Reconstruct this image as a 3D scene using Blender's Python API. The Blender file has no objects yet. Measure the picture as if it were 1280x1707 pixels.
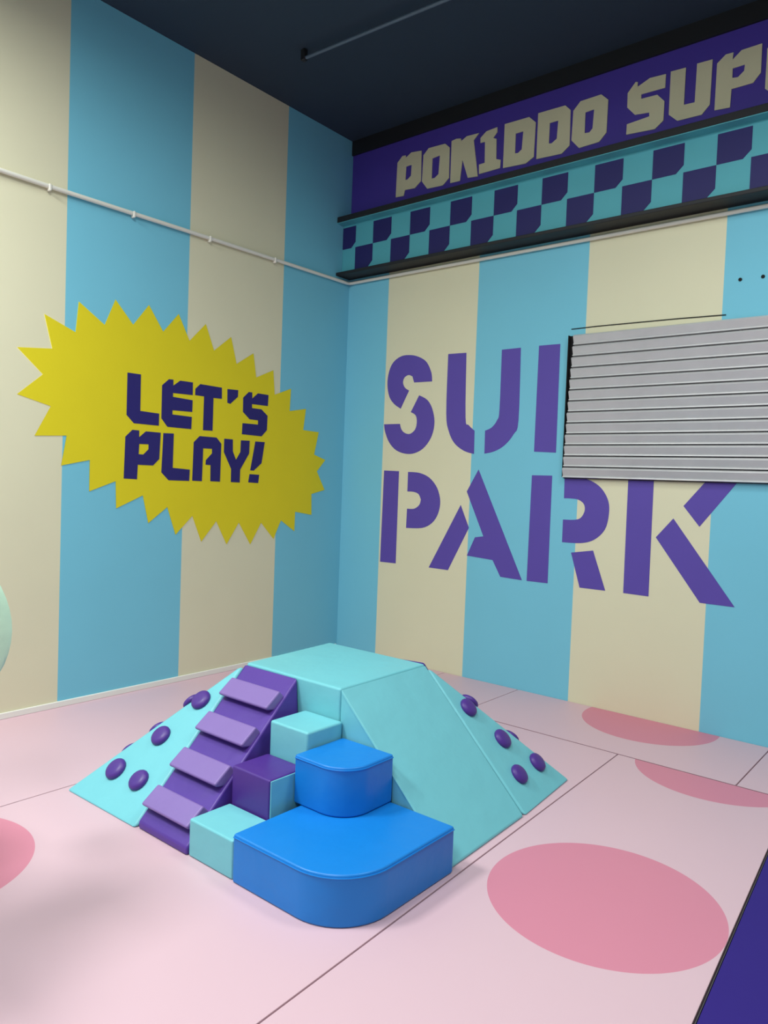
import bpy, bmesh, math, random
from mathutils import Vector, Matrix
random.seed(7)
S = bpy.context.scene
COL = S.collection

# ------------------------------------------------------------------ camera
cam_d = bpy.data.cameras.new('camera')
cam = bpy.data.objects.new('camera', cam_d)
COL.objects.link(cam)
CAM = Vector((5.055, -5.480, 1.677))
yaw, pitch, roll = 0.688, -0.0405, 0.0377
_r = Vector((math.cos(yaw), math.sin(yaw), 0))
_f = Vector((-math.sin(yaw) * math.cos(pitch), math.cos(yaw) * math.cos(pitch), math.sin(pitch)))
_u = _r.cross(_f)
_r2 = _r * math.cos(roll) + _u * math.sin(roll)
_u2 = -_r * math.sin(roll) + _u * math.cos(roll)
cam.matrix_world = Matrix(((_r2.x, _u2.x, -_f.x, CAM.x), (_r2.y, _u2.y, -_f.y, CAM.y),
                           (_r2.z, _u2.z, -_f.z, CAM.z), (0, 0, 0, 1)))
cam_d.sensor_fit = 'VERTICAL'
cam_d.sensor_height = 36.0
cam_d.lens = 1246.53 / 1707.0 * 36.0
cam_d.clip_start = 0.05
S.camera = cam

# ------------------------------------------------------------------ light
world = bpy.data.worlds.new('world')
S.world = world
world.use_nodes = True
world.node_tree.nodes['Background'].inputs['Color'].default_value = (0.80, 0.92, 1.0, 1)
world.node_tree.nodes['Background'].inputs['Strength'].default_value = 0.34
def area(name, loc, power, size, col=(0.95, 1.0, 0.97)):
    """a down-facing ceiling luminaire of the hall"""
    d = bpy.data.lights.new(name, 'AREA')
    d.shape = 'SQUARE'
    d.size = size
    d.energy = power
    d.color = col
    o = bpy.data.objects.new(name, d)
    o.location = loc
    COL.objects.link(o)
    return o
area('hall_lamp', (1.0, -5.7, 4.68), 212, 1.0)
area('hall_lamp', (2.7, -4.1, 4.88), 80, 0.9)
area('hall_lamp', (4.7, -2.2, 4.4), 62, 0.9)
area('hall_lamp', (4.6, -6.6, 4.7), 110, 0.9)
vs = S.view_settings
vs.view_transform = 'Standard'
vs.look = 'None'
vs.gamma = 1.0
vs.use_curve_mapping = False
vs.exposure = 0.0

# ------------------------------------------------------------------ materials
def srgb(r, g, b):
    f = lambda c: (c / 255 / 12.92) if c / 255 <= 0.04045 else ((c / 255 + 0.055) / 1.055) ** 2.4
    return (f(r), f(g), f(b), 1)
class NT:
    """small node helper"""
    def __init__(s, name):
        s.m = bpy.data.materials.new(name)
        s.m.use_nodes = True
        s.t = s.m.node_tree
        s.b = s.t.nodes['Principled BSDF']
    def n(s, kind, **kw):
        x = s.t.nodes.new(kind)
        for k, v in kw.items():
            setattr(x, k, v)
        return x
    def l(s, a, b):
        s.t.links.new(a, b)
    def math(s, op, a, b=None, c=None):
        x = s.n('ShaderNodeMath', operation=op)
        for i, v in enumerate((a, b, c)):
            if v is None:
                continue
            if isinstance(v, (int, float)):
                x.inputs[i].default_value = v
            else:
                s.l(v, x.inputs[i])
        return x.outputs[0]
    def coords(s):
        return s.n('ShaderNodeTexCoord').outputs['Object']
    def vary(s, colour, amount, scale, detail=3):
        """multiply a colour by a faint noise"""
        nz = s.n('ShaderNodeTexNoise')
        nz.inputs['Scale'].default_value = scale
        nz.inputs['Detail'].default_value = detail
        s.l(s.coords(), nz.inputs['Vector'])
        v = s.math('MULTIPLY_ADD', nz.outputs['Fac'], 2 * amount, 1 - amount)
        mx = s.n('ShaderNodeMix', data_type='RGBA', blend_type='MULTIPLY')
        mx.inputs[0].default_value = 1.0
        if isinstance(colour, tuple):
            mx.inputs[6].default_value = colour
        else:
            s.l(colour, mx.inputs[6])
        s.l(v, mx.inputs[7])
        s.l(mx.outputs[2], s.b.inputs['Base Color'])
    def bump(s, scale, strength, dist=0.01, detail=3):
        nz = s.n('ShaderNodeTexNoise')
        nz.inputs['Scale'].default_value = scale
        nz.inputs['Detail'].default_value = detail
        s.l(s.coords(), nz.inputs['Vector'])
        b = s.n('ShaderNodeBump')
        b.inputs['Strength'].default_value = strength
        b.inputs['Distance'].default_value = dist
        s.l(nz.outputs['Fac'], b.inputs['Height'])
        s.l(b.outputs['Normal'], s.b.inputs['Normal'])
def plain(name, col, rough=0.6, var=0.04, vscale=4, bscale=60, bstr=0.05, metallic=0.0, bdist=0.01, spec=0.5):
    k = NT(name)
    k.vary(col, var, vscale)
    if bstr:
        k.bump(bscale, bstr, bdist)
    k.b.inputs['Roughness'].default_value = rough
    k.b.inputs['Metallic'].default_value = metallic
    k.b.inputs['Specular IOR Level'].default_value = spec
    return k.m
def vinyl(name, col, rough=0.42):
    """stretched vinyl over foam: faint large ripples"""
    return plain(name, col, rough, 0.04, 5, 7, 0.28, bdist=0.02, spec=0.4)
CREAM, SKY = srgb(218, 213, 182), srgb(116, 192, 214)
def stripes(name, axis, edge, pitch):
    """alternating painted stripes: sky up to the first edge from the corner, then cream, sky, ..."""
    k = NT(name)
    sep = k.n('ShaderNodeSeparateXYZ')
    k.l(k.coords(), sep.inputs[0])
    d = k.math('ABSOLUTE', sep.outputs[axis])
    t = k.math('FLOOR', k.math('MULTIPLY_ADD', d, 1 / pitch, 2 - edge / pitch))
    odd = k.math('MODULO', t, 2.0)           # 1 -> sky
    mx = k.n('ShaderNodeMix', data_type='RGBA')
    k.l(odd, mx.inputs[0])
    mx.inputs[6].default_value = CREAM
    mx.inputs[7].default_value = SKY
    k.vary(mx.outputs[2], 0.035, 1.7, 5)
    k.bump(90, 0.06, 0.004)
    k.b.inputs['Roughness'].default_value = 0.75
    return k.m
PINK, ROSE = srgb(212, 178, 188), srgb(208, 130, 151)
def pink_mat(name, circles=()):
    k = NT(name)
    fac = None
    if circles:
        sep = k.n('ShaderNodeSeparateXYZ')
        k.l(k.coords(), sep.inputs[0])
        for cx, cy, r in circles:
            dx = k.math('SUBTRACT', sep.outputs[0], cx)
            dy = k.math('SUBTRACT', sep.outputs[1], cy)
            d2 = k.math('ADD', k.math('MULTIPLY', dx, dx), k.math('MULTIPLY', dy, dy))
            ins = k.math('LESS_THAN', d2, r * r)
            fac = ins if fac is None else k.math('MAXIMUM', fac, ins)
    mx = k.n('ShaderNodeMix', data_type='RGBA')
    mx.inputs[0].default_value = 0
    if fac is not None:
        k.l(fac, mx.inputs[0])
    mx.inputs[6].default_value = PINK
    mx.inputs[7].default_value = ROSE
    k.vary(mx.outputs[2], 0.02, 1.3, 4)
    k.bump(5, 0.12, 0.01)
    k.b.inputs['Roughness'].default_value = 0.5
    k.b.inputs['Specular IOR Level'].default_value = 0.35
    return k.m
M = dict(
    wall_left=stripes('wall_left_paint', 1, 0.868, 1.0065),
    wall_back=stripes('wall_back_paint', 0, 0.506, 0.999),
    ceiling=plain('ceiling_paint', srgb(36, 53, 70), 0.85, 0.05, 1.5),
    slab=plain('under_floor', srgb(70, 50, 55), 0.9),
    white=plain('white_plastic', srgb(225, 222, 210), 0.5, 0.03),
    skirt=plain('skirting_paint', srgb(232, 230, 222), 0.6, 0.03),
    black=plain('black_steel', srgb(22, 22, 26), 0.6, 0.1),
    indigo_mat=plain('indigo_mat_vinyl', srgb(48, 31, 120), 0.65, 0.03, bscale=8, bstr=0.1, spec=0.2),
    seam=plain('seam_shade', srgb(150, 112, 122), 0.8),
    mat_edge=plain('mat_edging', srgb(70, 66, 70), 0.7),
    cyan=vinyl('cyan_vinyl', srgb(116, 194, 204)),
    blue=vinyl('blue_vinyl', srgb(18, 124, 208), 0.38),
    purple=vinyl('purple_vinyl', srgb(86, 54, 148)),
    deep_purple=vinyl('deep_purple_vinyl', srgb(78, 46, 134)),
    lilac=vinyl('lilac_vinyl', srgb(132, 106, 172)),
    yellow=plain('yellow_paint', srgb(222, 205, 12), 0.7, 0.03),
    navy=plain('navy_paint', srgb(30, 20, 104), 0.65, 0.06),
    violet=plain('violet_paint', srgb(86, 66, 160), 0.65, 0.05),
    sign_purple=plain('sign_purple_paint', srgb(74, 54, 160), 0.6, 0.06),
    sign_cream=plain('sign_cream_paint', srgb(222, 214, 178), 0.6, 0.05),
    beam_cyan=plain('beam_cyan_paint', srgb(84, 172, 184), 0.6, 0.05),
    check_navy=plain('check_navy_paint', srgb(28, 20, 94), 0.6, 0.05),
    slat=plain('slat_metal', srgb(190, 189, 190), 0.36, 0.08, 9, bscale=30, bstr=0.05, metallic=0.2),
    dark_gap=plain('dark_gap', srgb(14, 14, 16), 0.9),
    pipe_grey=plain('pipe_grey', srgb(84, 100, 116), 0.5),
    mint=plain('mint_leaf_cloth', srgb(196, 232, 204), 0.55, 0.12, 9, bscale=14, bstr=0.3),
    stem=plain('plant_stem', srgb(150, 186, 150), 0.6),
    pot=plain('plant_pot', srgb(230, 226, 216), 0.5),
)

# ------------------------------------------------------------------ helpers
def tag(o, label=None, cat=None, group=None, kind=None):
    for k, v in (('label', label), ('category', cat), ('group', group), ('kind', kind)):
        if v:
            o[k] = v
    return o
def empty(name, loc, label=None, cat=None, group=None):
    o = bpy.data.objects.new(name, None)
    o.empty_display_size = 0.1
    o.location = loc
    COL.objects.link(o)
    return tag(o, label, cat, group)
def link(name, me, mat, parent=None, loc=(0, 0, 0)):
    """me is given relative to loc; a child's loc is relative to its parent"""
    o = bpy.data.objects.new(name, me)
    if mat is not None and not me.materials:
        me.materials.append(M[mat] if isinstance(mat, str) else mat)
    o.location = loc
    o.parent = parent
    COL.objects.link(o)
    return o
def wloc(o):
    v = Vector(o.location)
    while o.parent:
        o = o.parent
        v = v + Vector(o.location)
    return v
def finish(bm, name, origin, smooth=None):
    bmesh.ops.recalc_face_normals(bm, faces=bm.faces)
    bmesh.ops.translate(bm, verts=bm.verts, vec=-Vector(origin))
    me = bpy.data.meshes.new(name)
    bm.to_mesh(me)
    bm.free()
    if smooth is not None:
        me.shade_smooth()
        me.set_sharp_from_angle(angle=math.radians(smooth))
    return me
def hull(pts, bev=0.0, seg=3):
    bm = bmesh.new()
    for p in pts:
        bm.verts.new(p)
    bmesh.ops.convex_hull(bm, input=bm.verts)
    bmesh.ops.dissolve_limit(bm, angle_limit=0.02, verts=bm.verts, edges=bm.edges)
    if bev:
        bmesh.ops.bevel(bm, geom=list(bm.edges), offset=bev, segments=seg, profile=0.5, affect='EDGES', clamp_overlap=True)
    return bm
def box_pts(x0, x1, y0, y1, z0, z1):
    return [(x, y, z) for x in (x0, x1) for y in (y0, y1) for z in (z0, z1)]
def solid(name, pts, mat, parent=None, bev=0.0, seg=3, smooth=40, origin=None):
    """a convex body from its corner points (world coordinates)"""
    bm = hull(pts, bev, seg)
    if parent is not None:
        o = Vector((0, 0, 0)) + wloc(parent)
    elif origin is not None:
        o = Vector(origin)
    else:
        o = Vector((sum(p[0] for p in pts) / len(pts), sum(p[1] for p in pts) / len(pts), min(p[2] for p in pts)))
    me = finish(bm, name, o, smooth if bev else None)
    ob = link(name, me, mat, parent, (0, 0, 0) if parent is not None else o)
    if bev:
        w = ob.modifiers.new('weighted', 'WEIGHTED_NORMAL')
        w.keep_sharp = True
    return ob
def tube(name, pts, r, mat, parent=None, n=10):
    bm = bmesh.new()
    rings = []
    P = [Vector(p) for p in pts]
    for i, p in enumerate(P):
        d = (P[min(i + 1, len(P) - 1)] - P[max(i - 1, 0)]).normalized()
        a = Vector((0, 0, 1)) if abs(d.z) < 0.9 else Vector((1, 0, 0))
        u = d.cross(a).normalized()
        v = d.cross(u)
        rings.append([bm.verts.new(p + (u * math.cos(2 * math.pi * k / n) + v * math.sin(2 * math.pi * k / n)) * r) for k in range(n)])
    for a, b in zip(rings, rings[1:]):
        for k in range(n):
            bm.faces.new((a[k], a[(k + 1) % n], b[(k + 1) % n], b[k]))
    bm.faces.new(rings[0])
    bm.faces.new(rings[-1][::-1])
    o = wloc(parent) if parent is not None else Vector((0, 0, 0))
    return link(name, finish(bm, name, o, 50), mat, parent)
def soften(poly, limit=48, sub=4):
    """round off the runs of a lettering outline that turn gently, keep its corners"""
    n = len(poly)
    P = [Vector(p) for p in poly]
    def turn(i):
        a, b = P[i] - P[i - 1], P[(i + 1) % n] - P[i]
        return math.degrees(a.angle(b))
    sm = [turn(i) < limit for i in range(n)]
    out = []
    for i in range(n):
        j = (i + 1) % n
        out.append(P[i])
        if sm[i] or sm[j]:
            p0 = P[i - 1] if sm[i] else P[i] * 2 - P[j]
            p3 = P[(j + 1) % n] if sm[j] else P[j] * 2 - P[i]
            if not sm[i]:
                p0 = P[i]
            if not sm[j]:
                p3 = P[j]
            for k in range(1, sub):
                t = k / sub
                out.append(0.5 * ((2 * P[i]) + (p3 * 0 + P[j] - p0) * t + (2 * p0 - 5 * P[i] + 4 * P[j] - p3) * t * t
                                  + (-p0 + 3 * P[i] - 3 * P[j] + p3) * t ** 3))
    return [(v.x, v.y) for v in out]
def plate(name, loops, wall, off, thick, mat, parent, smooth=False):
    """a thin solid cut to an outline (with holes) and laid flat on a wall; wall coordinates in metres"""
    cu = bpy.data.curves.new(name, 'CURVE')
    cu.dimensions = '2D'
    cu.fill_mode = 'BOTH'
    cu.extrude = thick / 2
    for lp in loops:
        if smooth:
            lp = soften(lp)
        sp = cu.splines.new('POLY')
        sp.points.add(len(lp) - 1)
        for q, (a, b) in zip(sp.points, lp):
            q.co = (a, b, 0, 1)
        sp.use_cyclic_u = True
    tmp = bpy.data.objects.new(name + '_outline', cu)
    COL.objects.link(tmp)
    dg = bpy.context.evaluated_depsgraph_get()
    me = bpy.data.meshes.new_from_object(tmp.evaluated_get(dg))
    bpy.data.objects.remove(tmp)
    bpy.data.curves.remove(cu)
    me.name = name
    d = off + thick / 2
    if wall == 'left':
        T = Matrix(((0, 0, 1, d), (1, 0, 0, 0), (0, 1, 0, 0), (0, 0, 0, 1)))
    else:
        T = Matrix(((1, 0, 0, 0), (0, 0, -1, -d), (0, 1, 0, 0), (0, 0, 0, 1)))
    me.transform(Matrix.Translation(-wloc(parent)) @ T)
    me.materials.clear()
    return link(name, me, mat, parent)

# ------------------------------------------------------------------ lettering outlines, in metres on their walls
LETS_PLAY = {
  'L': [[(-2.395, 2.415), (-2.283, 2.416), (-2.281, 2.142), (-2.116, 2.137), (-2.117, 2.044), (-2.333, 2.045), (-2.395, 2.102)]],
  'E': [[(-2.096, 2.358), (-2.036, 2.412), (-1.996, 2.414), (-1.995, 2.367), (-1.932, 2.414), (-1.812, 2.415), (-1.811, 2.314), (-1.995, 2.31), (-1.996, 2.28), (-1.81, 2.273), (-1.811, 2.179), (-1.996, 2.175), (-1.997, 2.142), (-1.813, 2.139), (-1.816, 2.041), (-2.04, 2.042), (-2.095, 2.103)]],
  'T': [[(-1.786, 2.368), (-1.739, 2.411), (-1.522, 2.408), (-1.519, 2.316), (-1.605, 2.314), (-1.605, 2.044), (-1.701, 2.041), (-1.699, 2.316), (-1.787, 2.317)]],
  'apostrophe': [[(-1.463, 2.404), (-1.349, 2.408), (-1.35, 2.352), (-1.429, 2.284), (-1.46, 2.289)]],
  'S': [[(-1.292, 2.351), (-1.232, 2.406), (-1.194, 2.406), (-1.192, 2.354), (-1.129, 2.406), (-1.007, 2.405), (-1.011, 2.308), (-1.193, 2.306), (-1.192, 2.272), (-1.083, 2.271), (-1.011, 2.221), (-1.014, 2.094), (-1.073, 2.036), (-1.295, 2.038), (-1.291, 2.133), (-1.118, 2.135), (-1.119, 2.172), (-1.215, 2.173), (-1.29, 2.229)]],
  'P': [[(-2.4, 1.94), (-2.343, 1.995), (-2.286, 1.994), (-2.285, 1.943), (-2.228, 1.992), (-2.098, 1.991), (-2.105, 1.787), (-2.159, 1.735), (-2.291, 1.735), (-2.295, 1.625), (-2.406, 1.628)], [(-2.283, 1.893), (-2.202, 1.895), (-2.202, 1.857), (-2.245, 1.815), (-2.286, 1.815)]],
  'L2': [[(-2.074, 1.99), (-1.979, 1.994), (-1.981, 1.723), (-1.819, 1.715), (-1.822, 1.624), (-2.017, 1.625), (-2.083, 1.684)]],
  'A': [[(-1.788, 1.938), (-1.732, 1.991), (-1.562, 1.991), (-1.511, 1.942), (-1.514, 1.625), (-1.613, 1.627), (-1.615, 1.76), (-1.666, 1.761), (-1.664, 1.799), (-1.604, 1.857), (-1.605, 1.895), (-1.694, 1.894), (-1.698, 1.625), (-1.793, 1.627)]],
  'Y': [[(-1.482, 1.987), (-1.391, 1.987), (-1.387, 1.886), (-1.351, 1.816), (-1.305, 1.885), (-1.303, 1.985), (-1.206, 1.988), (-1.208, 1.878), (-1.302, 1.734), (-1.303, 1.623), (-1.399, 1.625), (-1.4, 1.736), (-1.482, 1.875)]],
  'bang': [[(-1.142, 1.986), (-1.034, 1.987), (-1.064, 1.799), (-1.15, 1.731), (-1.19, 1.732)]],
  'bangdot': [[(-1.196, 1.699), (-1.087, 1.696), (-1.096, 1.623), (-1.209, 1.627)]],
}
BURST = [(-3.026, 2.723), (-2.803, 2.64), (-2.784, 2.857), (-2.585, 2.731), (-2.504, 2.929), (-2.356, 2.774), (-2.227, 2.946), (-2.097, 2.769), (-1.961, 2.931), (-1.853, 2.739), (-1.7, 2.901), (-1.611, 2.7), (-1.439, 2.841), (-1.373, 2.626), (-1.192, 2.743), (-1.153, 2.54), (-0.958, 2.63), (-0.933, 2.416), (-0.737, 2.493), (-0.745, 2.289), (-0.539, 2.329), (-0.565, 2.13), (-0.359, 2.125), (-0.411, 1.909), (-0.256, 1.865), (-0.366, 1.751), (-0.253, 1.576), (-0.429, 1.534), (-0.42, 1.335), (-0.635, 1.367), (-0.637, 1.185), (-0.809, 1.289), (-0.894, 1.123), (-1.046, 1.273), (-1.163, 1.084), (-1.298, 1.278), (-1.424, 1.095), (-1.539, 1.294), (-1.686, 1.128), (-1.781, 1.342), (-1.937, 1.192), (-2.02, 1.413), (-2.187, 1.29), (-2.24, 1.503), (-2.461, 1.404), (-2.47, 1.606), (-2.676, 1.528), (-2.677, 1.753), (-2.888, 1.705), (-2.853, 1.915), (-3.077, 1.899), (-2.969, 2.108), (-3.198, 2.165), (-3.028, 2.317), (-3.203, 2.472), (-2.967, 2.5)]
SUPER_PARK = {
  'S1': [[(0.851, 2.596), (1.054, 2.594), (1.042, 2.673), (0.988, 2.768), (0.91, 2.819), (0.812, 2.848), (0.693, 2.848), (0.595, 2.796), (0.547, 2.705), (0.535, 2.595), (0.562, 2.482), (0.622, 2.41), (0.705, 2.361), (0.796, 2.525), (0.748, 2.552), (0.721, 2.6), (0.735, 2.646), (0.781, 2.668), (0.829, 2.653)]],
  'S2': [[(0.915, 2.476), (1.005, 2.433), (1.065, 2.355), (1.098, 2.233), (1.077, 2.112), (1.007, 2.012), (0.914, 1.957), (0.805, 1.941), (0.676, 1.972), (0.583, 2.048), (0.528, 2.15), (0.512, 2.22), (0.704, 2.22), (0.723, 2.169), (0.768, 2.134), (0.828, 2.127), (0.884, 2.167), (0.9, 2.237), (0.882, 2.296), (0.826, 2.326)]],
  'U1': [[(1.219, 2.826), (1.41, 2.822), (1.428, 2.264), (1.463, 2.196), (1.527, 2.145), (1.531, 1.945), (1.429, 1.971), (1.326, 2.036), (1.26, 2.14), (1.223, 2.305)]],
  'U2': [[(1.764, 2.819), (1.943, 2.821), (1.951, 2.228), (1.912, 2.112), (1.83, 2.02), (1.735, 1.969), (1.636, 1.948), (1.633, 2.144), (1.698, 2.171), (1.748, 2.233), (1.766, 2.323)]],
  'P1': [[(2.109, 2.823), (2.296, 2.821), (2.302, 1.96), (2.107, 1.967)]],
  'P2a': [[(0.534, 1.783), (0.714, 1.78), (0.716, 0.916), (0.526, 0.914)]],
  'P2b': [[(0.821, 1.776), (0.954, 1.769), (1.07, 1.726), (1.157, 1.638), (1.196, 1.524), (1.179, 1.412), (1.117, 1.323), (1.006, 1.269), (0.823, 1.257), (0.826, 1.436), (0.908, 1.44), (0.965, 1.477), (0.981, 1.527), (0.952, 1.575), (0.893, 1.594), (0.822, 1.595)]],
  'A1': [[(1.417, 1.499), (1.511, 1.304), (1.31, 0.915), (1.099, 0.917)]],
  'A2': [[(1.585, 1.812), (2.049, 0.908), (1.844, 0.914), (1.762, 1.048), (1.502, 1.062), (1.577, 1.227), (1.661, 1.242), (1.474, 1.619)]],
  'R1': [[(2.098, 1.775), (2.279, 1.776), (2.282, 0.91), (2.093, 0.908)]],
  'R2': [[(2.387, 1.774), (2.493, 1.771), (2.606, 1.745), (2.696, 1.688), (2.755, 1.595), (2.765, 1.493), (2.739, 1.375), (2.657, 1.291), (2.548, 1.256), (2.391, 1.251), (2.39, 1.431), (2.482, 1.434), (2.538, 1.453), (2.568, 1.508), (2.56, 1.56), (2.516, 1.592), (2.459, 1.6), (2.39, 1.6)]],
  'R3': [[(2.472, 1.175), (2.653, 1.207), (2.766, 0.909), (2.557, 0.908)]],
  'K1': [[(2.902, 1.794), (3.093, 1.798), (3.098, 0.907), (2.907, 0.909)]],
  'K2': [[(3.314, 1.584), (3.493, 1.808), (3.701, 1.813), (3.431, 1.443)]],
  'K3': [[(3.248, 1.491), (3.691, 0.908), (3.461, 0.908), (3.129, 1.346)]],
}
SIGN_A = {
  'P': [[(0.567, 4.638), (0.623, 4.687), (0.661, 4.684), (0.666, 4.662), (0.727, 4.695), (0.844, 4.682), (0.849, 4.411), (0.781, 4.361), (0.668, 4.369), (0.655, 4.318), (0.561, 4.324)], [(0.672, 4.58), (0.736, 4.582), (0.732, 4.484), (0.695, 4.459), (0.669, 4.458)]],
  'O': [[(0.867, 4.634), (0.923, 4.684), (1.103, 4.678), (1.154, 4.632), (1.159, 4.368), (1.094, 4.317), (0.924, 4.325), (0.861, 4.402)], [(0.969, 4.583), (1.051, 4.589), (1.043, 4.427), (1.003, 4.403), (0.97, 4.404)]],
  'K': [[(1.172, 4.683), (1.222, 4.69), (1.27, 4.68), (1.274, 4.657), (1.331, 4.684), (1.454, 4.678), (1.403, 4.63), (1.46, 4.313), (1.357, 4.324), (1.295, 4.492), (1.277, 4.316), (1.174, 4.319)]],
  'I': [[(1.471, 4.632), (1.528, 4.673), (1.634, 4.68), (1.636, 4.639), (1.598, 4.599), (1.631, 4.585), (1.637, 4.416), (1.681, 4.399), (1.677, 4.332), (1.471, 4.33), (1.467, 4.41), (1.524, 4.412), (1.518, 4.589), (1.473, 4.59)]],
  'D': [[(1.705, 4.685), (1.933, 4.681), (1.995, 4.622), (1.991, 4.349), (1.918, 4.312), (1.706, 4.325)], [(1.814, 4.58), (1.884, 4.58), (1.877, 4.437), (1.843, 4.415), (1.815, 4.419)]],
  'D2': [[(2.014, 4.688), (2.25, 4.683), (2.297, 4.635), (2.302, 4.361), (2.237, 4.313), (2.015, 4.325)], [(2.122, 4.582), (2.195, 4.582), (2.189, 4.442), (2.147, 4.417), (2.121, 4.421)]],
}
SIGN_B = {
  'O2': [[(2.321, 4.621), (2.378, 4.678), (2.546, 4.681), (2.604, 4.625), (2.602, 4.383), (2.546, 4.326), (2.383, 4.321), (2.316, 4.396)], [(2.423, 4.581), (2.494, 4.585), (2.488, 4.443), (2.464, 4.419), (2.424, 4.423)]],
  'S': [[(2.754, 4.628), (2.811, 4.693), (2.827, 4.688), (2.828, 4.653), (2.917, 4.689), (3.033, 4.682), (3.032, 4.586), (2.858, 4.59), (2.86, 4.557), (2.977, 4.552), (3.032, 4.491), (3.031, 4.355), (2.972, 4.309), (2.758, 4.325), (2.76, 4.4), (2.926, 4.412), (2.924, 4.441), (2.817, 4.454), (2.756, 4.523)]],
  'U': [[(3.067, 4.688), (3.173, 4.683), (3.172, 4.425), (3.246, 4.421), (3.249, 4.686), (3.353, 4.682), (3.35, 4.377), (3.298, 4.321), (3.131, 4.325), (3.068, 4.385)]],
  'P2': [[(3.384, 4.643), (3.439, 4.687), (3.488, 4.685), (3.485, 4.638), (3.54, 4.683), (3.667, 4.685), (3.669, 4.495), (3.623, 4.441), (3.488, 4.44), (3.484, 4.318), (3.383, 4.327)], [(3.488, 4.578), (3.566, 4.58), (3.563, 4.539), (3.525, 4.508), (3.489, 4.514)]],
}

# ------------------------------------------------------------------ the room
H = 4.972
XR, YF = 9.5, -10.0
wl = solid('wall_left', box_pts(-0.15, 0, YF, 0.15, -0.05, H), 'wall_left', origin=(0, 0, 0)); tag(wl, kind='structure')
wb = solid('wall_back', box_pts(0.0, XR, 0, 0.15, -0.05, H), 'wall_back', origin=(0, 0, 0)); tag(wb, kind='structure')
cl = solid('ceiling', box_pts(-0.15, XR, YF, 0.15, H, H + 0.1), 'ceiling', origin=(0, 0, H)); tag(cl, kind='structure')
fl = solid('floor', box_pts(-0.15, XR, YF, 0.15, -0.10, -0.04), 'slab', origin=(0, 0, 0)); tag(fl, kind='structure')
bb = solid('baseboard_left', box_pts(0, 0.016, YF, -0.02, 0.0, 0.042), 'skirt', bev=0.003, seg=1); tag(bb, kind='structure')
def mat_piece(x0a, x1a, x0b, x1b, yb, yf, circles=()):
    """one floor mat; x limits at its back (a) and front (b) edge"""
    g = 0.003
    pts = []
    for z in (-0.04, 0.0):
        pts += [(x0a + g, yb - g, z), (x1a - g, yb - g, z), (x1b - g, yf + g, z), (x0b + g, yf + g, z)]
    return solid('floor_mat', pts, pink_mat('pink_mat', circles), fl, bev=0.004, seg=2)
def sx(y): return 3.265 + (-0.865 - y) * 0.0385        # seam beside the climbing set
def px(y): return 4.246 + (-0.865 - y) * 0.069         # edge of the indigo mat
R_ = 0.472
mat_piece(0.0, 1.323, 0.0, 1.323, 0.0, -6.0)
mat_piece(1.323, 2.062, 1.323, 2.062, 0.0, -0.865)
mat_piece(2.062, 3.966, 2.062, 3.966, 0.0, -0.865, [(3.177, -0.076, R_)])
mat_piece(3.966, 5.9, 3.966, 5.9, 0.0, -0.865)
mat_piece(1.323, sx(-0.865), 1.323, sx(-6.0), -0.865, -6.0, [(1.622, -4.345, R_ + .01)])
mat_piece(sx(-0.865), px(-0.865), sx(-6.0), px(-6.0), -0.865, -6.0, [(3.884, -2.546, R_), (3.832, -0.739, R_)])
mat_piece(px(-0.865) + 1.55, XR, px(-6.0) + 1.55, XR, -0.865, -6.0)
mat_piece(5.9, XR, 5.9, XR, 0.0, -0.865)
mat_piece(0.0, XR, 0.0, XR, -6.0, YF)
solid('seam_shade_strip', box_pts(1.326, 4.24, -0.8675, -0.8625, -0.03, 0.0012), 'seam', fl)  # dark strip laid in the joint, its colour stands for the gap's shadow
im = empty('indigo_mat', (5.1, -3.4, -0.04), 'dark indigo floor mat with a dark edging strip beside the pink mats', 'mat')
g = 0.008
solid('mat_body', [(a, y, z) for z in (-0.04, 0.002) for (a, y) in ((px(-0.865) + g, -0.87), (px(-0.865) + 1.545, -0.87), (px(-6.0) + 1.545, -5.995), (px(-6.0) + g, -5.995))],
      'indigo_mat', im, bev=0.004, seg=2)
solid('edging_strip', [(a, y, z) for z in (-0.04, 0.003) for (a, y) in ((px(-0.865) + 0.004, -0.87), (px(-0.865) + g - 0.001, -0.87), (px(-6.0) + g - 0.001, -5.995), (px(-6.0) + 0.004, -5.995))],
      'mat_edge', im)

# ------------------------------------------------------------------ climbing set of foam modules
ZP = 0.657
BACK = ((1.853, -2.075), (2.60, -2.075))
# top platform
pl_pts = []
for x, y in ((1.91, -2.795), (2.617, -2.795), (2.60, -2.075), (1.855, -2.075)):
    pl_pts += [(x, y, 0.0), (x, y, ZP)]
tag(solid('platform_block', pl_pts, 'cyan', bev=0.014), 'light cyan foam block with a flat square top, highest of the climbing set', 'foam block')
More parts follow.
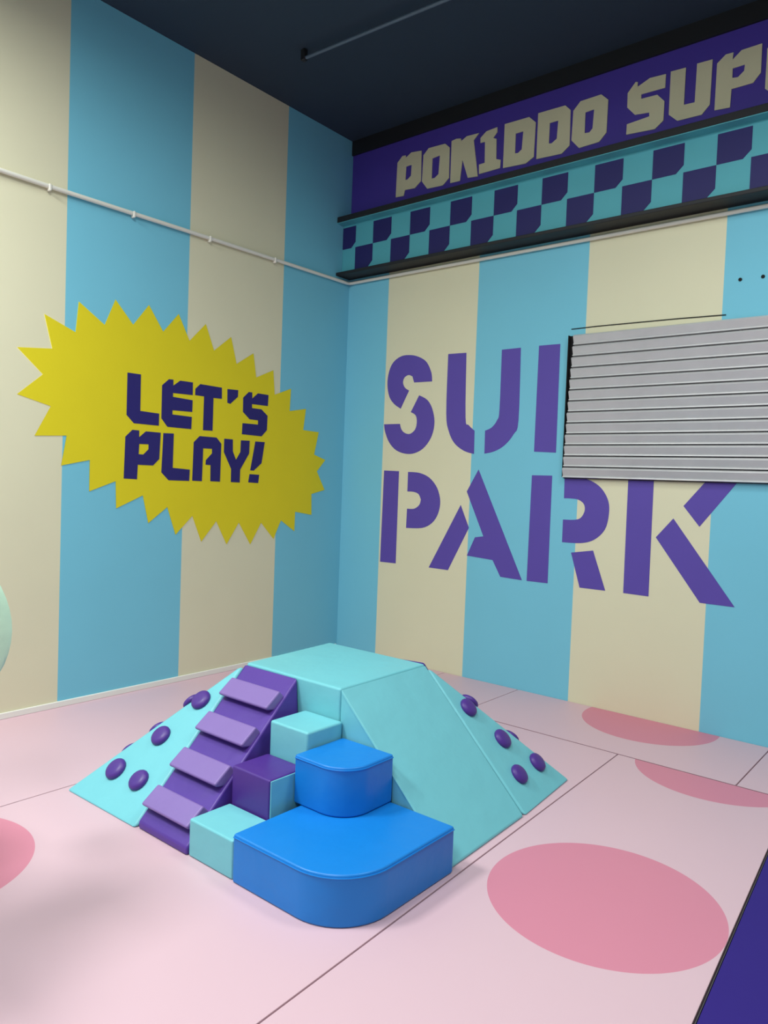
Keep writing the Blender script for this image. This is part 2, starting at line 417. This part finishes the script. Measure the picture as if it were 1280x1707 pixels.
# ladder ramp
lr = empty('rung_ramp', (2.19, -3.15, 0), 'purple foam ramp crossed by four lilac rungs', 'foam ramp')
TOPY, FRY, TZ = -2.80, -3.505, 0.650
def lad(x_low, x_top, t): return x_low + (x_top - x_low) * t
solid('ramp_body', [(2.004, FRY, 0), (2.380, FRY, 0), (1.915, TOPY, TZ), (2.318, TOPY, TZ), (2.004, TOPY, 0), (2.380, TOPY, 0),
                    (2.004, FRY, 0.035), (2.380, FRY, 0.035)], 'purple', lr, bev=0.010)
slope = Vector((0, TOPY - FRY, TZ - 0.035)).normalized()
nrm = Vector((0, -slope.z, slope.y))
RUNGS = (0.822, 0.592, 0.362, 0.135)
for t in RUNGS:
    c = Vector((0, FRY + (TOPY - FRY) * t, 0.035 + (TZ - 0.035) * t))
    xl, xr = lad(2.004, 1.915, t) + 0.006, lad(2.380, 2.318, t) - 0.016
    pts = []
    for x in (xl, xr):
        for s_, h_ in ((-0.030, -0.012), (0.054, -0.012), (0.050, 0.042), (-0.064, 0.050), (-0.064, 0.030)):
            p = c + slope * s_ + nrm * h_
            pts.append((x, p.y, p.z))
    solid('rung', pts, 'lilac', lr, bev=0.020, seg=4)
# stepping blocks
a = solid('step_block', box_pts(2.385, 2.683, -3.498, -3.272, 0, 0.168), 'cyan', bev=0.010)
tag(a, 'light cyan foam cube, lowest step, on the floor beside the purple ramp', 'foam block', 'stepping blocks of the climbing set')
ps = empty('step_block', (2.52, -3.15, 0), 'deep purple foam step with a cyan side behind the lowest cyan cube', 'foam block', 'stepping blocks of the climbing set')
solid('block_body', box_pts(2.384, 2.642, -3.266, -3.045, 0, 0.342), 'deep_purple', ps, bev=0.010)
solid('side_panel', box_pts(2.6415, 2.649, -3.262, -3.048, 0.004, 0.338), 'cyan', ps, bev=0.004, seg=2)['label'] = 'light cyan side panel'
b = solid('step_block', box_pts(2.384, 2.644, -3.040, -2.800, 0, 0.502), 'cyan', bev=0.012)
tag(b, 'light cyan foam step directly below the top platform', 'foam block', 'stepping blocks of the climbing set')
# rounded corner steps
def piping(name, pts, mat, parent):
    """thin sewn seam bead along an edge"""
    return tube(name, pts, 0.0032, mat, parent, 6)
def quarter(name, x0, x1, y0, y1, r, z0, z1, mat, label):
    """block whose outer front corner is rounded off"""
    pts = [(x0, y0), (x0, y1), (x1, y1)]
    for k in range(13):
        t = math.pi / 2 * k / 12
        pts.append((x1 - r + r * math.cos(t), y0 + r - r * math.sin(t)))
    o = ((x0 + x1) / 2, (y0 + y1) / 2, z0)
    bm = bmesh.new()
    lo = [bm.verts.new((x, y, z0)) for x, y in pts]
    bm.faces.new(lo)
    ex = bmesh.ops.extrude_face_region(bm, geom=list(bm.faces))
    bmesh.ops.translate(bm, verts=[v for v in ex['geom'] if isinstance(v, bmesh.types.BMVert)], vec=(0, 0, z1 - z0))
    bmesh.ops.recalc_face_normals(bm, faces=bm.faces)
    es = [e for e in bm.edges if e.calc_face_angle(0) > 0.5]
    bmesh.ops.bevel(bm, geom=es, offset=0.010, segments=3, profile=0.5, affect='EDGES')
    ob = link(name, finish(bm, name, o, 40), mat, None, o)
    w = ob.modifiers.new('weighted', 'WEIGHTED_NORMAL')
    w.keep_sharp = True
    m_ = 0.0015
    loop = [(x1 + m_, y1 - 0.006), *[(x1 - r + (r + m_) * math.cos(math.pi / 2 * k / 16), y0 + r - (r + m_) * math.sin(math.pi / 2 * k / 16)) for k in range(17)], (x0 + 0.006, y0 - m_)]
    piping('piping', [(x, y, z1 - 0.013) for x, y in loop], mat, ob)
    return tag(ob, label, 'foam block', 'rounded blue corner steps')
quarter('corner_step', 2.692, 3.318, -3.505, -2.806, 0.25, 0.0, 0.205, 'blue', 'large bright blue foam corner step with a rounded front, on the floor')
quarter('corner_step', 2.652, 2.970, -3.128, -2.806, 0.15, 0.2055, 0.428, 'blue', 'smaller bright blue rounded foam step sitting on the large blue one')
# slide
sl = [(2.622, -2.798, 0), (3.296, -2.798, 0), (2.622, -2.798, ZP - 0.004), (2.622, -2.092, 0), (3.272, -2.108, 0), (2.606, -2.085, ZP - 0.004),
      (3.296, -2.798, 0.012), (3.272, -2.108, 0.012)]
sw = tag(solid('slide_wedge', sl, 'cyan', bev=0.010), 'wide smooth light cyan foam slide beside the blue corner steps', 'foam slide')
piping('piping', [(2.632, -2.800, ZP - 0.018), (3.285, -2.800, 0.018)], 'cyan', sw)
# back ramp, seen only as a purple tip behind the platform
tag(solid('back_ramp', [(1.87, -2.068, 0), (2.585, -2.068, 0), (1.87, -2.068, ZP - 0.03), (2.59, -2.068, ZP + 0.006), (1.87, -1.46, 0), (2.57, -1.46, 0)], 'purple', bev=0.008),
    'purple foam ramp behind the platform, only its tip showing', 'foam ramp')
# climbing corner wedges with holds
def hold_mesh():
    bm = bmesh.new()
    prof = [(0.0, 0.034), (0.026, 0.034), (0.042, 0.031), (0.052, 0.025), (0.057, 0.016), (0.056, 0.006), (0.052, 0.0)]
    n = 18
    rings = []
    for r, z in prof[1:]:
        rings.append([bm.verts.new((r * math.cos(2 * math.pi * k / n), r * math.sin(2 * math.pi * k / n), z)) for k in range(n)])
    top = bm.verts.new((0, 0, 0.0342))
    for k in range(n):
        bm.faces.new((top, rings[0][k], rings[0][(k + 1) % n]))
    for p, q in zip(rings, rings[1:]):
        for k in range(n):
            bm.faces.new((p[k], q[k], q[(k + 1) % n], p[(k + 1) % n]))
    bm.faces.new(rings[-1])
    me = finish(bm, 'hold', (0, 0, 0), 60)
    me.materials.append(M['deep_purple'])
    return me
HOLD = hold_mesh()
def wedge(apex, c1, c2, c3, inner, holds, label, name='climbing_wedge'):
    """quarter pyramid: apex above the inner corner, floor corners c1 (front), c2 (outer), c3"""
    root = empty(name, (c2[0] * .5 + inner[0] * .5, c2[1] * .5 + inner[1] * .5, 0), label, 'foam wedge', 'climbing wedges with holds')
    pts = [apex, (inner[0], inner[1], 0)] + [(c[0], c[1], 0) for c in (c1, c2, c3)]
    solid('wedge_body', pts, 'cyan', root, bev=0.017)
    A = Vector(apex)
    for f_, (u, v) in holds:
        P, Q = (c1, c2) if f_ == 0 else (c2, c3)
        P, Q = Vector((*P, 0)), Vector((*Q, 0))
        n = (P - A).cross(Q - A).normalized()
        mid = Vector((inner[0], inner[1], 0))
        if n.dot(A * .2 + P * .4 + Q * .4 - mid) < 0:
            n = -n
        pos = A + (P - A) * u + (Q - A) * v
        o = bpy.data.objects.new('hold', HOLD)
        o.rotation_mode = 'QUATERNION'
        o.rotation_quaternion = n.to_track_quat('Z', 'Y')
        o.location = pos - n * 0.004 - wloc(root)
        s_ = random.uniform(0.96, 1.06)
        o.scale = (s_, s_, 1)
        o.parent = root
        COL.objects.link(o)
    return root
def solve(A, P, Q, pts):
    """affine coordinates of points on the face"""
    A, P, Q = Vector(A), Vector((*P, 0)), Vector((*Q, 0))
    e1, e2 = P - A, Q - A
    out = []
    for p in pts:
        d = Vector(p) - A
        a11, a12, a22 = e1.dot(e1), e1.dot(e2), e2.dot(e2)
        b1, b2 = e1.dot(d), e2.dot(d)
        det = a11 * a22 - a12 * a12
        out.append(((a22 * b1 - a12 * b2) / det, (a11 * b2 - a12 * b1) / det))
    return out
apL, L1, L2, L3 = (1.902, -2.80, 0.655), (1.996, -3.525), (1.365, -3.53), (1.365, -2.83)
hl = solve(apL, L1, L2, [(1.808, -3.007, 0.462), (1.726, -3.196, 0.294), (1.601, -3.378, 0.134), (1.809, -3.377, 0.134)])
hl2 = [(0.26, 0.085), (0.43, 0.15), (0.58, 0.17), (0.40, 0.42)]
wedge(apL, L1, L2, L3, (1.99, -2.80), [(0, h) for h in hl] + [(1, h) for h in hl2],
      'light cyan foam climbing wedge with purple holds beside the lilac-runged ramp')
apR, R1, R2, R3 = (2.607, -2.082, 0.655), (3.282, -2.092), (3.232, -1.482), (2.600, -1.47)
hr = solve(apR, R1, R2, [(2.825, -1.970, 0.430), (2.985, -1.856, 0.266), (3.135, -1.922, 0.127), (3.118, -1.688, 0.124)])
hr2 = [(0.26, 0.085), (0.52, 0.15), (0.62, 0.22), (0.40, 0.42)]
wedge(apR, R1, R2, R3, (2.612, -2.084), [(0, h) for h in hr] + [(1, h) for h in hr2],
      'light cyan foam climbing wedge with purple holds beyond the smooth slide')

# ------------------------------------------------------------------ starburst on the left wall
bs = empty('starburst_decal', (0.0, -1.73, 1.08), "yellow spiky starburst reading LET'S PLAY! on the left wall", 'wall decal')
plate('starburst', [BURST], 'left', 0.0, 0.003, 'yellow', bs)
for k, lp in LETS_PLAY.items():
    plate('exclamation_dot' if k == 'bangdot' else 'exclamation_mark' if k == 'bang' else 'apostrophe' if k == 'apostrophe' else 'letter', lp, 'left', 0.003, 0.002, 'navy', bs)
# stencil lettering on the back wall
st = empty('stencil_lettering', (2.1, 0.0, 0.91), 'violet stencil letters SU and PARK on the striped wall, partly under the louvre', 'lettering')
for k, lp in SUPER_PARK.items():
    plate('letter', lp, 'back', 0.0, 0.002, 'violet', st, smooth=True)
# sign band under the ceiling
sb = empty('sign_band', (2.5, 0.0, 4.19), 'purple sign band with cream lettering POKIDDO SUPE under the ceiling', 'sign')
solid('sign_panel', box_pts(0.002, 5.5, -0.010, 0.0, 4.195, 4.835), 'sign_purple', sb)
SIGN_E = {'E': [[(3.700, 4.640), (3.750, 4.686), (3.800, 4.686), (3.800, 4.640), (3.855, 4.686), (3.985, 4.686), (3.985, 4.590), (3.800, 4.590),
                 (3.800, 4.555), (3.985, 4.555), (3.985, 4.465), (3.800, 4.465), (3.800, 4.415), (3.985, 4.415), (3.985, 4.320), (3.760, 4.320), (3.700, 4.380)]]}
for D in (SIGN_A, SIGN_B, SIGN_E):
    for k, lp in D.items():
        plate('letter', lp, 'back', 0.010, 0.006, 'sign_cream', sb)
tb = solid('trim_1', box_pts(0.002, XR - 0.05, -0.03, 0.0, 4.835, H), 'black', origin=(0, 0, 4.835)); tag(tb, kind='structure')

# ------------------------------------------------------------------ checkered steel beam
be = empty('steel_beam', (2.5, 0.0, 3.635), 'black flanged steel beam with a cyan and navy checkered face across the back wall', 'beam')
BX = 5.5
solid('web', box_pts(0.002, BX, -0.115, -0.002, 3.655, 4.137), 'beam_cyan', be)
solid('top_flange', box_pts(0.002, BX, -0.205, -0.002, 4.140, 4.193), 'black', be, bev=0.003, seg=1)
solid('top_flange_underside', box_pts(0.002, BX, -0.200, -0.115, 4.134, 4.140), 'beam_cyan', be)['label'] = 'cyan painted underside of the top flange'
solid('bottom_flange', box_pts(0.002, BX, -0.200, -0.002, 3.640, 3.668), 'black', be, bev=0.003, seg=1)
P_ = 0.2185
def check(x0, x1, z0, z1):
    c = 0.052
    plate('checker_square', [[(x0, z1), (x0, z0), (x1 - c, z0), (x1, z0 + c), (x1, z1)]], 'back', 0.115, 0.002, 'check_navy', be)
for i in range(0, 22):
    x0 = -0.050 + P_ * i
    if i % 2 == 0:
        check(max(x0, 0.004), x0 + P_, 3.906, 4.110)
    else:
        check(x0, x0 + P_, 3.697, 3.906)

# ------------------------------------------------------------------ louvre
lv = empty('louvre_vent', (3.5, 0.0, 1.752), 'grey metal louvre with thirteen horizontal slats on the striped wall', 'louvre')
LX0, LX1, LZ0, LZ1, NS = 2.380, 4.70, 1.756, 2.872, 13
solid('back_plate', box_pts(LX0, LX1, -0.008, -0.001, LZ0, LZ1), 'dark_gap', lv)
solid('side_frame', box_pts(LX0, LX0 + 0.006, -0.040, -0.008, LZ0 + 0.01, LZ1), 'dark_gap', lv)
hs = (LZ1 - LZ0) / NS
prof = [(-0.012, 1.00), (-0.043, 1.00), (-0.053, 0.90), (-0.055, 0.84), (-0.037, 0.26), (-0.047, 0.19), (-0.048, 0.13), (-0.038, 0.08), (-0.012, 0.08)]
def slat_mesh(x0):
    bm = bmesh.new()
    a_ = [bm.verts.new((0, y, z * hs)) for y, z in prof]
    b_ = [bm.verts.new((LX1 - x0, y, z * hs)) for y, z in prof]
    n = len(prof)
    for k in range(n):
        bm.faces.new((a_[k], a_[(k + 1) % n], b_[(k + 1) % n], b_[k]))
    bm.faces.new(a_)
    bm.faces.new(b_[::-1])
    me = finish(bm, 'slat', (0, 0, 0), 18)
    me.materials.append(M['slat'])
    return me
for i in range(NS):
    x0 = LX0 + 0.008 + 0.040 * (i / (NS - 1)) + random.uniform(-.001, .001)
    link('slat', slat_mesh(x0), None, lv, Vector((x0, 0, LZ0 + hs * i)) - wloc(lv))
# loose cable line above it and old screw holes
ln = tube('wall_cable', [(2.387, -0.004, 2.927), (2.6, -0.004, 2.929), (2.9, -0.004, 2.925), (3.2, -0.004, 2.921), (3.53, -0.004, 2.912)], 0.0035, 'dark_gap')
tag(ln, 'thin dark line running along the wall above the louvre', 'cable')
for x in (3.609, 3.751):
    h = tube('wall_plug', [(x, -0.006, 3.141), (x, 0.0, 3.141)], 0.012, 'dark_gap')
    tag(h, 'small dark plug hole left of its twin high on the back wall' if x < 3.7 else 'small dark plug hole at the frame edge high on the back wall', 'plug')

# ------------------------------------------------------------------ conduits
cd = empty('wall_conduit', (0.02, -0.02, 3.58), 'thin white conduit running along the left wall and under the beam', 'conduit')
rr = 0.015
tube('pipe', [(0.022, -8.0, 3.555), (0.022, -3.0, 3.570), (0.022, -1.7, 3.585), (0.022, -0.06, 3.598), (0.03, -0.03, 3.600), (0.06, -0.022, 3.600), (6.0, -0.022, 3.598)], rr, 'white', cd)
for y, z in ((-3.018, 3.57), (-2.387, 3.577), (-1.70, 3.585), (-1.0, 3.59)):
    solid('clip', box_pts(0.0, 0.041, y - 0.009, y + 0.009, z - 0.030, z + 0.016), 'white', cd, bev=0.004, seg=1)
cp = empty('ceiling_pipe', (0.75, -1.40, 4.90), 'thin grey pipe hung below the dark ceiling with a black end bracket', 'pipe')
tube('pipe', [(0.74, -1.405, 4.905), (3.9, -1.24, 4.905)], 0.013, 'pipe_grey', cp)
for t in (0.0, 1.0):
    x, y = 0.74 + (3.9 - 0.74) * t, -1.405 + (1.405 - 1.24) * t
    solid('bracket', box_pts(x - 0.022, x + 0.022, y - 0.02, y + 0.02, 4.885, H), 'black', cp, bev=0.006, seg=1)

# ------------------------------------------------------------------ leafy decoration whose leaf juts in at the left
PX, PY = 1.85, -4.62
pd = empty('leafy_decoration', (PX, PY, 0), 'pale mint green leaf of a decoration jutting in at the left edge', 'decoration')
bm = bmesh.new()
n = 20
rg = []
for r, z in ((0.13, 0), (0.17, 0.30), (0.175, 0.32), (0.155, 0.32), (0.14, 0.27)):
    rg.append([bm.verts.new((PX + r * math.cos(2 * math.pi * k / n), PY + r * math.sin(2 * math.pi * k / n), z)) for k in range(n)])
for p, q in zip(rg, rg[1:]):
    for k in range(n):
        bm.faces.new((p[k], p[(k + 1) % n], q[(k + 1) % n], q[k]))
bm.faces.new(rg[0]); bm.faces.new(rg[-1])
link('pot', finish(bm, 'pot', wloc(pd), 40), 'pot', pd)
tube('stem', [(PX, PY, 0.25), (PX + .01, PY + .01, 0.8), (PX, PY, 1.4)], 0.03, 'stem', pd)
def leaf(base, tip, width, sag, side=None):
    """broad padded leaf from base to tip"""
    B, T = Vector(base), Vector(tip)
    ax = T - B
    side = Vector(side).normalized() if side else ax.cross(Vector((0, 0, 1))).normalized()
    upv = side.cross(ax).normalized()
    bm = bmesh.new()
    rows = []
    N = 10
    for i in range(N + 1):
        t = i / N
        w = width * (math.sin(math.pi * min(1, t * 0.93 + 0.05)) ** 0.75) + 0.004
        c = B + ax * t + Vector((0, 0, 1)) * sag * math.sin(math.pi * t)
        th = 0.012 + 0.016 * math.sin(math.pi * t)
        rows.append([bm.verts.new(c + side * w * math.cos(2 * math.pi * k / 12) + upv * th * (math.sin(2 * math.pi * k / 12) + 0.5 * abs(math.cos(2 * math.pi * k / 12)))) for k in range(12)])
    for p, q in zip(rows, rows[1:]):
        for k in range(12):
            bm.faces.new((p[k], p[(k + 1) % 12], q[(k + 1) % 12], q[k]))
    bm.faces.new(rows[0]); bm.faces.new(rows[-1][::-1])
    link('leaf', finish(bm, 'leaf', wloc(pd), 60), 'mint', pd)
tube('twig', [(PX, PY, 1.30), (1.82, -4.40, 1.36), (1.80, -4.14, 1.28)], 0.012, 'stem', pd)
leaf((1.79, -4.15, 1.27), (1.850, -4.11, 0.805), 0.096, 0.0, (0.77, 0.635, 0))
for k in range(11):  # unseen crown leaves, added and placed to cast the soft floor shadow
    t = math.radians(-200 + k * 25)
    L = (0.56 if k < 8 else 0.34) + 0.08 * math.sin(k * 2.1)
    leaf((PX, PY, 1.0 + 0.03 * k), (PX + L * math.cos(t), PY + L * math.sin(t), 1.02 + 0.04 * k), 0.14, 0.10)
